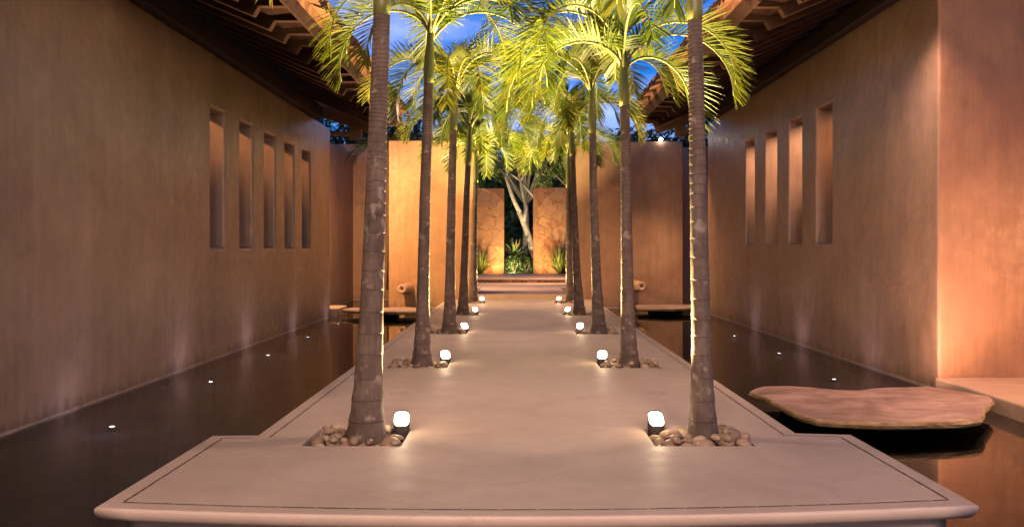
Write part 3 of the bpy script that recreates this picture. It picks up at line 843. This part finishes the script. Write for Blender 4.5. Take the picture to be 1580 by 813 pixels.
# ------------------------------------------------------------------ pebbles
peb_meshes = []
for i in range(10):
    rnd = random.Random(100+i); bm = bmesh.new(); bmesh.ops.create_icosphere(bm, subdivisions=3, radius=1)
    sx, sy, sz = rnd.uniform(.85,1.1), rnd.uniform(.65,.85), rnd.uniform(.5,.72)
    for v in bm.verts:
        n = noise.noise(v.co*.9 + Vector((i*5,0,0)))*.22
        v.co = Vector((v.co.x*sx, v.co.y*sy, v.co.z*sz))*(1+n)
    me = bpy.data.meshes.new('river_pebble'); bm.to_mesh(me); bm.free()
    for p in me.polygons: p.use_smooth = True
    me.materials.append(M['pebble']); peb_meshes.append(me)
def pebble_pit(row, s, count):
    rnd = random.Random(row*10+s+3)
    a, b = (PL, PR)[s]; y0 = PITS[row]; y1 = y0+.66
    tx, ty = xpx(specs[row*2+s][2][0][0], Y0[row]), Y0[row]; tr = specs[row*2+s][3]
    fx, fy = upx[s][row], y0+.56
    placed = []
    tries = 0
    while len(placed) < count and tries < 6000:
        tries += 1
        r = rnd.uniform(.055,.095) if tries < 2500 else rnd.uniform(.032,.055)
        x = rnd.uniform(a+r*.95, b-r*.95)
        y = rnd.uniform(y0+r*.8, y1-r*.95) if rnd.random() < .6 else rnd.uniform(y0+r*.8, y0+.3)
        if math.dist((x,y),(tx,ty)) < tr + r*.85: continue
        if math.dist((x,y),(fx,fy)) < .07 + r*.9: continue
        lay = 0 if len(placed) < count*.6 else 1
        ok = all(math.dist((x,y),(q[0],q[1])) > (r+q[2])*(.80 if q[3]==lay else .45) for q in placed)
        if ok: placed.append((x,y,r,lay))
    for i, (x, y, r, lay) in enumerate(placed):
        o = link('river_pebble', rnd.choice(peb_meshes))
        z = -.058 + r*.5 + (.055 if lay else 0)
        if s == 1 and x > tx and row < 3: z += .03
        o.location = (x, y, z); o.scale = (r, r, r)
        o.rotation_euler = (rnd.uniform(-.35,.35), rnd.uniform(-.35,.35), rnd.uniform(0, 6.28))
        tag(o, f'smooth tan river pebble in the pit of the {ordn[row]} palm of the {side[s]} row', 'pebble', f'pebbles around the {ordn[row]} palm of the {side[s]} row')
    # sand under the pebbles
    bm = bmesh.new(); v = [bm.verts.new(p) for p in ((a+.001,y0+.001,-.075),(b-.001,y0+.001,-.075),(b-.001,y1-.001,-.075),(a+.001,y1-.001,-.075))]; bm.faces.new(v)
    build('pit_sand', bm, M['soil'], deck)
for row, c in enumerate((36, 34, 28, 24, 24)):
    for s in (0, 1): pebble_pit(row, s, c)

# ------------------------------------------------------------------ pool LEDs
HB = CAMH + .42
for s, lst in ((0, [(173,658),(325,589),(414,548),(475,520),(522,500)]), (1, [(1133,518),(1202,545),(1287,585)])):
    names = {0: ['nearest','second nearest','middle','second farthest','farthest'], 1: ['farthest','middle','nearest']}[s]
    for (x, y), nm in zip(lst, names):
        d = (HB-.03)*F/(y-CY); X = xpx(x, d)
        e = tag(empty('pool_light', (X, d, -.42)), f'{nm} small white light under the water in the {side[s]} pool', 'pool light', 'small lights in the pool')
        bm = bmesh.new(); bmesh.ops.create_cone(bm, cap_ends=True, segments=20, radius1=.06, radius2=.05, depth=.03, matrix=Matrix.Translation((0,0,.015)))
        build('housing', bm, M['metal'], e)
        bm = bmesh.new(); bmesh.ops.create_circle(bm, cap_ends=True, segments=20, radius=.025, matrix=Matrix.Translation((0,0,.033)))
        build('lens', bm, M['led'], e)
        wx = -4.54 if s == 0 else 4.9
        spot('pool_light_beam', (X, d, -.37), (wx + (.0 if s == 0 else 0), d, .9), 5, (.80,.62,.95), 145, 1.0, .05)

# ------------------------------------------------------------------ small lamp on the right far wall
e = tag(empty('wall_lamp', (4.03, 26.28, 4.42)), 'tiny lit lamp on top of the dark far wall on the right', 'lamp')
bm = bmesh.new(); bmesh.ops.create_cone(bm, cap_ends=True, segments=16, radius1=.05, radius2=.05, depth=.1, matrix=Matrix.Translation((0,.05,.03)) @ Matrix.Rotation(R(90),4,'X'))
build('housing', bm, M['metal'], e)
bm = bmesh.new(); bmesh.ops.create_uvsphere(bm, u_segments=14, v_segments=10, radius=.055, matrix=Matrix.Translation((0,-.02,.03)))
build('bulb', bm, m_emit('lit_bulb', (1,.9,.75), 14), e, True)

# ------------------------------------------------------------------ garden vegetation
def leaf_cloud(bm, tl, c, rad, n, size, rnd, flat=.7, tone=.5):
    for i in range(n):
        v = Vector((rnd.gauss(0,1), rnd.gauss(0,1), rnd.gauss(0,1)*flat))
        v = v.normalized() * rad * rnd.uniform(.45,1)**.6
        d = Vector((rnd.uniform(-1,1), rnd.uniform(-1,1), rnd.uniform(-.7,.5))).normalized()
        strip(bm, tl, Vector(c)+v, d, Vector((rnd.uniform(-.5,.5), rnd.uniform(-.5,.5), 1)), size*rnd.uniform(.7,1.3), size*.36, min(1,max(0,tone+rnd.uniform(-.4,.4))), .4, 2)
def tree(x, y, z0, h, spread, nclump, label, bark, seed, trunk_r=.16, leafsize=.22, leaves=90, name='garden_tree', lean=(0,0), clump=.7):
    rnd = random.Random(seed)
    e = tag(empty(name, (x, y, z0)), label, 'tree')
    bmt = bmesh.new(); bml = bmesh.new(); tl = new_tone(bml)
    fork = Vector((lean[0]*h*.4, lean[1]*h*.4, h*.4))
    tube(bmt, [(0,0,-.1), tuple(fork*.5 + Vector((rnd.uniform(-.1,.1),0,0))), tuple(fork)], [trunk_r*1.2, trunk_r*.9, trunk_r*.75], 10)
    for i in range(nclump):
        a = 2*PI*i/nclump + rnd.uniform(-.4,.4); rr = spread*rnd.uniform(.35,1); zz = h*rnd.uniform(.62,1.0)
        end = Vector((fork.x + math.cos(a)*rr, fork.y + math.sin(a)*rr, zz)); mid = fork.lerp(end, .5) + Vector((rnd.uniform(-.2,.2), rnd.uniform(-.2,.2), rnd.uniform(0,.3)))
        tube(bmt, [tuple(fork), tuple(mid), tuple(end)], [trunk_r*.5, trunk_r*.28, trunk_r*.1], 7)
        leaf_cloud(bml, tl, end, clump*rnd.uniform(.7,1.25), leaves, leafsize, rnd, .7, rnd.uniform(.2,.75))
        if rnd.random() < .6: leaf_cloud(bml, tl, mid.lerp(end,.6)+Vector((rnd.uniform(-.5,.5),rnd.uniform(-.5,.5),rnd.uniform(-.2,.4))), clump*.6, leaves//2, leafsize, rnd, .7, rnd.uniform(.2,.75))
    build('trunk', bmt, bark, e, True)
    me = bpy.data.meshes.new('crown'); bml.to_mesh(me); bml.free(); link('crown', me, M['leaf'], e)
tree(-3.6, 36.5, .13, 5.9, 2.6, 15, 'dark leafy tree behind the orange wall at the left eave', M['bark_dark'], 31, .16, .26, 210)
tree(-6.5, 32.8, .13, 7.0, 2.2, 18, 'dark leafy tree past the end of the left house', M['bark_dark'], 32, .16, .26, 210)
tree(4.6, 37, .13, 5.9, 2.6, 15, 'dark leafy tree behind the dark wall under the right eave', M['bark_dark'], 33, .16, .26, 210)
tree(6.6, 33, .13, 7.0, 2.2, 18, 'dark leafy tree past the end of the right house', M['bark_dark'], 34, .16, .26, 210)
tree(-3.2, 50, .2, 7.6, 3.0, 15, 'broad leafy garden tree behind the left stone panel', M['bark_dark'], 35, .2, .28, 260)
tree(3.8, 51, .2, 7.4, 3.0, 15, 'broad leafy garden tree behind the right stone panel', M['bark_dark'], 36, .2, .28, 260)
tree(.6, 62, .2, 10.5, 4.0, 16, 'tall dusky tree far behind the garden opening', M['bark_dark'], 37, .25, .36, 260)
tree(-6, 66, .2, 8.5, 4.0, 14, 'distant rounded tree in the far left of the garden', M['bark_dark'], 38, .25, .36, 260)
tree(7, 66, .2, 8.5, 4.0, 14, 'distant rounded tree in the far right of the garden', M['bark_dark'], 39, .25, .36, 260)

bm = bmesh.new(); tl = new_tone(bm); rnd = random.Random(77)
for i in range(26000):
    x = rnd.uniform(-34, 34); hh = 9.5 + 2.6*noise.noise(Vector((x*.18, 3, 0))) + 1.2*noise.noise(Vector((x*.6, 9, 0)))
    z = .2 + hh*rnd.random()**.8; y = 82 + rnd.uniform(-2.5,2.5)
    strip(bm, tl, (x,y,z), (rnd.uniform(-1,1), rnd.uniform(-.4,.4), rnd.uniform(-.8,.3)), Vector((0,-1,.5)), rnd.uniform(.6,1.1), .38, rnd.uniform(0,.7), .4, 2)
me = bpy.data.meshes.new('wood'); bm.to_mesh(me); bm.free(); struct(link('wood', me, M['leaf']), 'stuff')
# pale forked tree in the opening
e = tag(empty('forked_tree', (xpx(828,47.5), 47.5, .2)), 'pale branching tree with bare forked limbs seen through the garden opening', 'tree')
D = 47.5
def g(px, py, dy=0): return (xpx(px, D) - e.location[0], dy, zpx(py, D) - .2)
bm = bmesh.new()
tube(bm, [g(828,424),g(824,395),g(816,365,.1),g(806,338,.1),g(800,325)], [.20,.17,.15,.14,.13], 12)
tube(bm, [g(802,328),g(792,308,-.1),g(786,290,-.2),g(780,272,-.1),g(770,250)], [.12,.10,.09,.075,.05], 9)
tube(bm, [g(808,342),g(812,322,.2),g(806,300,.3),g(803,280,.3),g(800,262,.4),g(790,244,.4)], [.11,.09,.08,.07,.055,.04], 9)
tube(bm, [g(846,424,.5),g(840,322,.5),g(823,302,.4),g(801,277,.4),g(782,262,.3),g(766,250,.3)], [.12,.08,.07,.06,.045,.02], 8)
tube(bm, [g(780,272,-.1),g(787,258),g(792,240,.1),g(789,222,.2)], [.06,.05,.04,.02], 8)
tube(bm, [g(770,250),g(764,235,-.2),g(768,215,-.2)], [.05,.035,.02], 8)
tube(bm, [g(803,280,.3),g(812,262,.3),g(818,240,.4)], [.05,.04,.02], 8)
build('trunk', bm, M['bark_pale'], e, True)
bm = bmesh.new(); tl = new_tone(bm); rnd = random.Random(5)
for (px, py, rr, n) in ((812,250,.7,200),(795,232,.7,200),(775,268,.5,120),(838,285,.5,150),(780,235,.7,200),(805,215,.9,220),(760,240,.8,200),(842,268,.6,120),(818,232,.7,130),(789,216,.6,110),(766,208,.6,110),(850,240,.8,150),(740,225,.7,110),(828,205,.8,130)):
    leaf_cloud(bm, tl, g(px,py), rr, n, .2, rnd, .7, .6)
me = bpy.data.meshes.new('crown'); bm.to_mesh(me); bm.free(); link('crown', me, M['leaf'], e)

def spiky(x, y, z, n, L, w, label, seed, name='spiky_plant', droop=.8, tone=.6, mat_='leaf', elev=(25,85)):
    rnd = random.Random(seed); e = None
    bm = bmesh.new(); tl = new_tone(bm)
    for i in range(n):
        a = rnd.uniform(0,2*PI); el = R(rnd.uniform(*elev))
        d = Vector((math.cos(a)*math.cos(el), math.sin(a)*math.cos(el), math.sin(el)))
        strip(bm, tl, (rnd.uniform(-.05,.05)*L, rnd.uniform(-.05,.05)*L, 0), d, Vector((0,0,1)), L*rnd.uniform(.6,1.1), w, min(1,max(0,tone+rnd.uniform(-.3,.3))), droop, 5)
    me = bpy.data.meshes.new(name); bm.to_mesh(me); bm.free(); o = link(name, me, M[mat_]); o.location = (x,y,z)
    return tag(o, label, 'plant')
def bush(x, y, z, r, n, label, seed, size=.16, tone=.5):
    rnd = random.Random(seed)
    e = tag(empty('garden_bush', (x,y,z)), label, 'bush')
    bm = bmesh.new(); tl = new_tone(bm)
    for i in range(7):
        c = Vector((rnd.uniform(-.6,.6)*r, rnd.uniform(-.5,.5)*r, r*rnd.uniform(.4,1.1)))
        leaf_cloud(bm, tl, c, r*rnd.uniform(.4,.6), n//7, size, rnd, .8, tone+rnd.uniform(-.25,.2))
    me = bpy.data.meshes.new('foliage'); bm.to_mesh(me); bm.free(); link('foliage', me, M['leaf'], e)
    bm = bmesh.new()
    for i in range(5): tube(bm, [(0,0,-.05),(rnd.uniform(-.4,.4)*r,rnd.uniform(-.3,.3)*r,r*.8)], [.03,.012], 6)
    build('stems', bm, M['bark_dark'], e)
spiky(xpx(795,47), 46.8, .2+.75, 70, 1.0, .13, 'rosette of long pale-edged leaves in the middle of the garden opening', 41, droop=.9, tone=.85)
spiky(xpx(815,48), 48, .2+.6, 60, .95, .12, 'second leafy rosette at the right of the garden opening', 42, droop=.9, tone=.75)
bush(xpx(793,46), 45.8, .2, .62, 520, 'low rounded bush at the left foot of the garden opening', 43)
bush(xpx(812,46), 46.3, .2, .60, 520, 'low rounded bush at the right foot of the garden opening', 44, tone=.6)
bush(xpx(800,50), 51, .2, 1.1, 800, 'darker bush filling the back of the garden opening', 45, .2, .35)
spiky(-1.62, 42.5, .27, 420, 1.25, .022, 'fine grass clump before the left stone panel', 46, 'grass_clump', 1.0, .6, elev=(40,88))
spiky(1.95, 42.5, .27, 420, 1.35, .022, 'fine grass clump before the right stone panel', 47, 'grass_clump', 1.0, .6, elev=(40,88))
# palm leaning over the left far wall, catching the blue of the sky
def bg_palm(x, y, h, label, seed, L=1.6):
    e = tag(empty('background_palm', (x,y,.13)), label, 'palm tree'); rnd = random.Random(seed)
    bm = bmesh.new(); tube(bm, [(0,0,0),(.05,0,h*.5),(0,0,h)], [.12,.09,.07], 12); build('trunk', bm, M['trunk'], e, True)
    for i in range(9):
        az = 2*PI*i/9 + rnd.uniform(-.2,.2)
        b = frond_mesh(az, R(rnd.uniform(30,60)), R(rnd.uniform(-90,-60)), L, .45, rnd, dens=36)
        me = bpy.data.meshes.new('frond'); b.to_mesh(me); b.free(); fo = link('frond', me, [M['frond'], M['rachis']], e); fo.location = (0,0,h)
bg_palm(-3.9, 29.0, 4.3, 'dim palm peeping over the far wall beside the left eave', 51)

# ------------------------------------------------------------------ lights
WARM = (1, .58, .30)
# warm lamp at the right entrance: front wall, slab, step, corner
spot('entrance_lamp', (4.1, 5.8, 4.3), (3.9, 9.3, -.1), 420, (1,.58,.38), 46, 1.0, .25)
spot('entrance_downlight', (7.6, 8.3, 1.5), (5.8, 10.9, -.4), 165, (1,.44,.18), 140, 1.0, .2)
spot('eave_downlight', (4.35, 10.6, 4.25), (4.9, 12.2, -.2), 75, (1,.60,.42), 90, 1.0, .15)
spot('corner_pool_lamp', (4.45, 10.0, -.05), (4.9, 11.8, 1.4), 110, (1,.55,.36), 110, 1.0, .08)
for (yy, en) in ((8.2, 120), (14.5, 120), (20.0, 90)):  # added fill lights thrown across the court from eave height
    for sg, xx in ((-1, -2.75), (1, 3.1)):
        spot('cross_fill', (xx, yy, 4.15 if sg < 0 else 4.42), (-sg*3.0, yy+1.2, .2), en, (1,.62,.48), 105, 1.0, .3)
# lamp in the doorway beyond the left house: orange wall, spout shadow, slab
spot('doorway_lamp_left', (-4.4, 23.15, 3.6), (-2.4, 26.2, .9), 480, (1,.58,.26), 140, .8, .08)
spot('doorway_lamp_right', (4.3, 24.3, 4.3), (3.4, 24.6, -.2), 200, WARM, 90, .8, .08)
# lamps inside the rooms
for k in range(5):
    ya, yb2 = lw[2*k], lw[2*k+1]
    spot('room_lamp', (-5.75, ya-.15, 3.95), (-4.8, yb2, 3.15), 48 - 2*k, (1,.42,.12), 46, 1.0, .06)
for k in range(4):
    ya, yb2 = rw[2*k], rw[2*k+1]
    spot('room_lamp', (6.1, ya-.15, 3.9), (5.15, yb2, 3.0), 40 if k == 0 else 110, (1,.42,.14) if k == 0 else (1,.55,.30), 48, 1.0, .06)
# central steps and garden panels
spot('step_lamp_left', (-1.6, 29.5, 4.0), (.2, 31, .1), 420, (1,.62,.36), 90, .8, .1)
spot('step_lamp_right', (2.0, 34, 4.0), (.2, 36, .1), 420, (1,.62,.36), 90, .8, .1)
spot('panel_lamp_left', (-1.2, 41.4, .4), (-.9, 43, 2.2), 200, (1,.60,.25), 130, .9, .1)
spot('panel_lamp_right', (1.6, 41.4, .4), (1.4, 43, 2.2), 220, (1,.60,.25), 130, .9, .1)
spot('garden_uplight_beam', (.5, 53, .5), (.3, 60, 4), 1500, (.9,.9,.5), 110, .9, .2)  # unseen light added to lift the dark far trees
spot('garden_uplight_beam', (-.3, 44.0, .35), (.4, 48.5, 3.6), 900, (1,.84,.5), 95, .9, .1)
spot('garden_uplight_beam', (-2.2, 45.5, .35), (-2, 48, 5), 700, (1,.84,.45), 110, .9, .1)
spot('garden_uplight_beam', (2.8, 45.5, .35), (2.6, 48, 5), 700, (1,.84,.45), 110, .9, .1)
# added warm fill lights behind the viewer
point('rear_fill', (-1.5, -2.0, 4.4), 470, (1,.65,.46), .6)
point('rear_fill', (1.9, -2.0, 4.4), 470, (1,.65,.46), .6)

point('deck_front_fill', (.3, .8, .15), 38, (1,.55,.30), .2)  # added low fill that warms the front edge of the deck

# ------------------------------------------------------------------ sky
w = bpy.data.worlds.new('World'); S.world = w; w.use_nodes = True
nt = w.node_tree; nt.nodes.clear()
out = nt.nodes.new('ShaderNodeOutputWorld'); bg = nt.nodes.new('ShaderNodeBackground')
sky = nt.nodes.new('ShaderNodeTexSky'); sky.sky_type = 'NISHITA'; sky.sun_disc = False
sky.sun_elevation = R(3); sky.sun_rotation = R(200); sky.ozone_density = 6; sky.air_density = 1.0; sky.dust_density = .4
tc = nt.nodes.new('ShaderNodeTexCoord')
mp = nt.nodes.new('ShaderNodeMapping'); mp.inputs['Scale'].default_value = (1.2,1.2,4.5); nt.links.new(tc.outputs['Generated'], mp.inputs[0])
cl = noise_n(nt, mp.outputs[0], 2.6, 6, .6, .4)
cm = ramp(nt, cl, [(.46,(0,0,0)),(.78,(.6,.6,.6))])
tint = mixc(nt, sky.outputs[0], (.85,.95,1.25), 1.0, 'MULTIPLY')
cc = mixc(nt, tint, (3.0,3.3,5.6), cm)
sz = nt.nodes.new('ShaderNodeSeparateXYZ'); nt.links.new(tc.outputs['Generated'], sz.inputs[0])
cc = mixc(nt, cc, ramp(nt, sz.outputs['Z'], [(.2,(1,1,1)),(.6,(.46,.42,.42))]), 1.0, 'MULTIPLY')
nt.links.new(cc, bg.inputs['Color']); bg.inputs['Strength'].default_value = .10
nt.links.new(bg.outputs[0], out.inputs['Surface'])

sl = bpy.data.lights.new('dusk_sun', 'SUN'); sl.energy = .02; sl.angle = R(20); sl.color = (1,.7,.5)
so = bpy.data.objects.new('dusk_sun', sl); COL.objects.link(so); so.rotation_euler = (R(80), 0, R(160))

# ------------------------------------------------------------------ camera
cam = bpy.data.cameras.new('camera'); co = bpy.data.objects.new('camera', cam); COL.objects.link(co)
co.location = (0,0,CAMH); co.rotation_euler = (R(90),0,0)
cam.sensor_width = 36; cam.lens = 36*F/1580
cam.shift_x = -(CX-790)/1580; cam.shift_y = -(406.5-CY)/1580
cam.clip_end = 2000; cam.clip_start = .05
S.camera = co
S.render.engine = 'CYCLES'
S.cycles.use_denoising = True
S.cycles.max_bounces = 7; S.cycles.diffuse_bounces = 3; S.cycles.glossy_bounces = 3; S.cycles.transparent_max_bounces = 8
S.cycles.sample_clamp_indirect = 6
S.cycles.caustics_reflective = False; S.cycles.caustics_refractive = False
S.view_settings.view_transform = 'Standard'; S.view_settings.look = 'None'; S.view_settings.gamma = 1
S.view_settings.exposure = 1.8
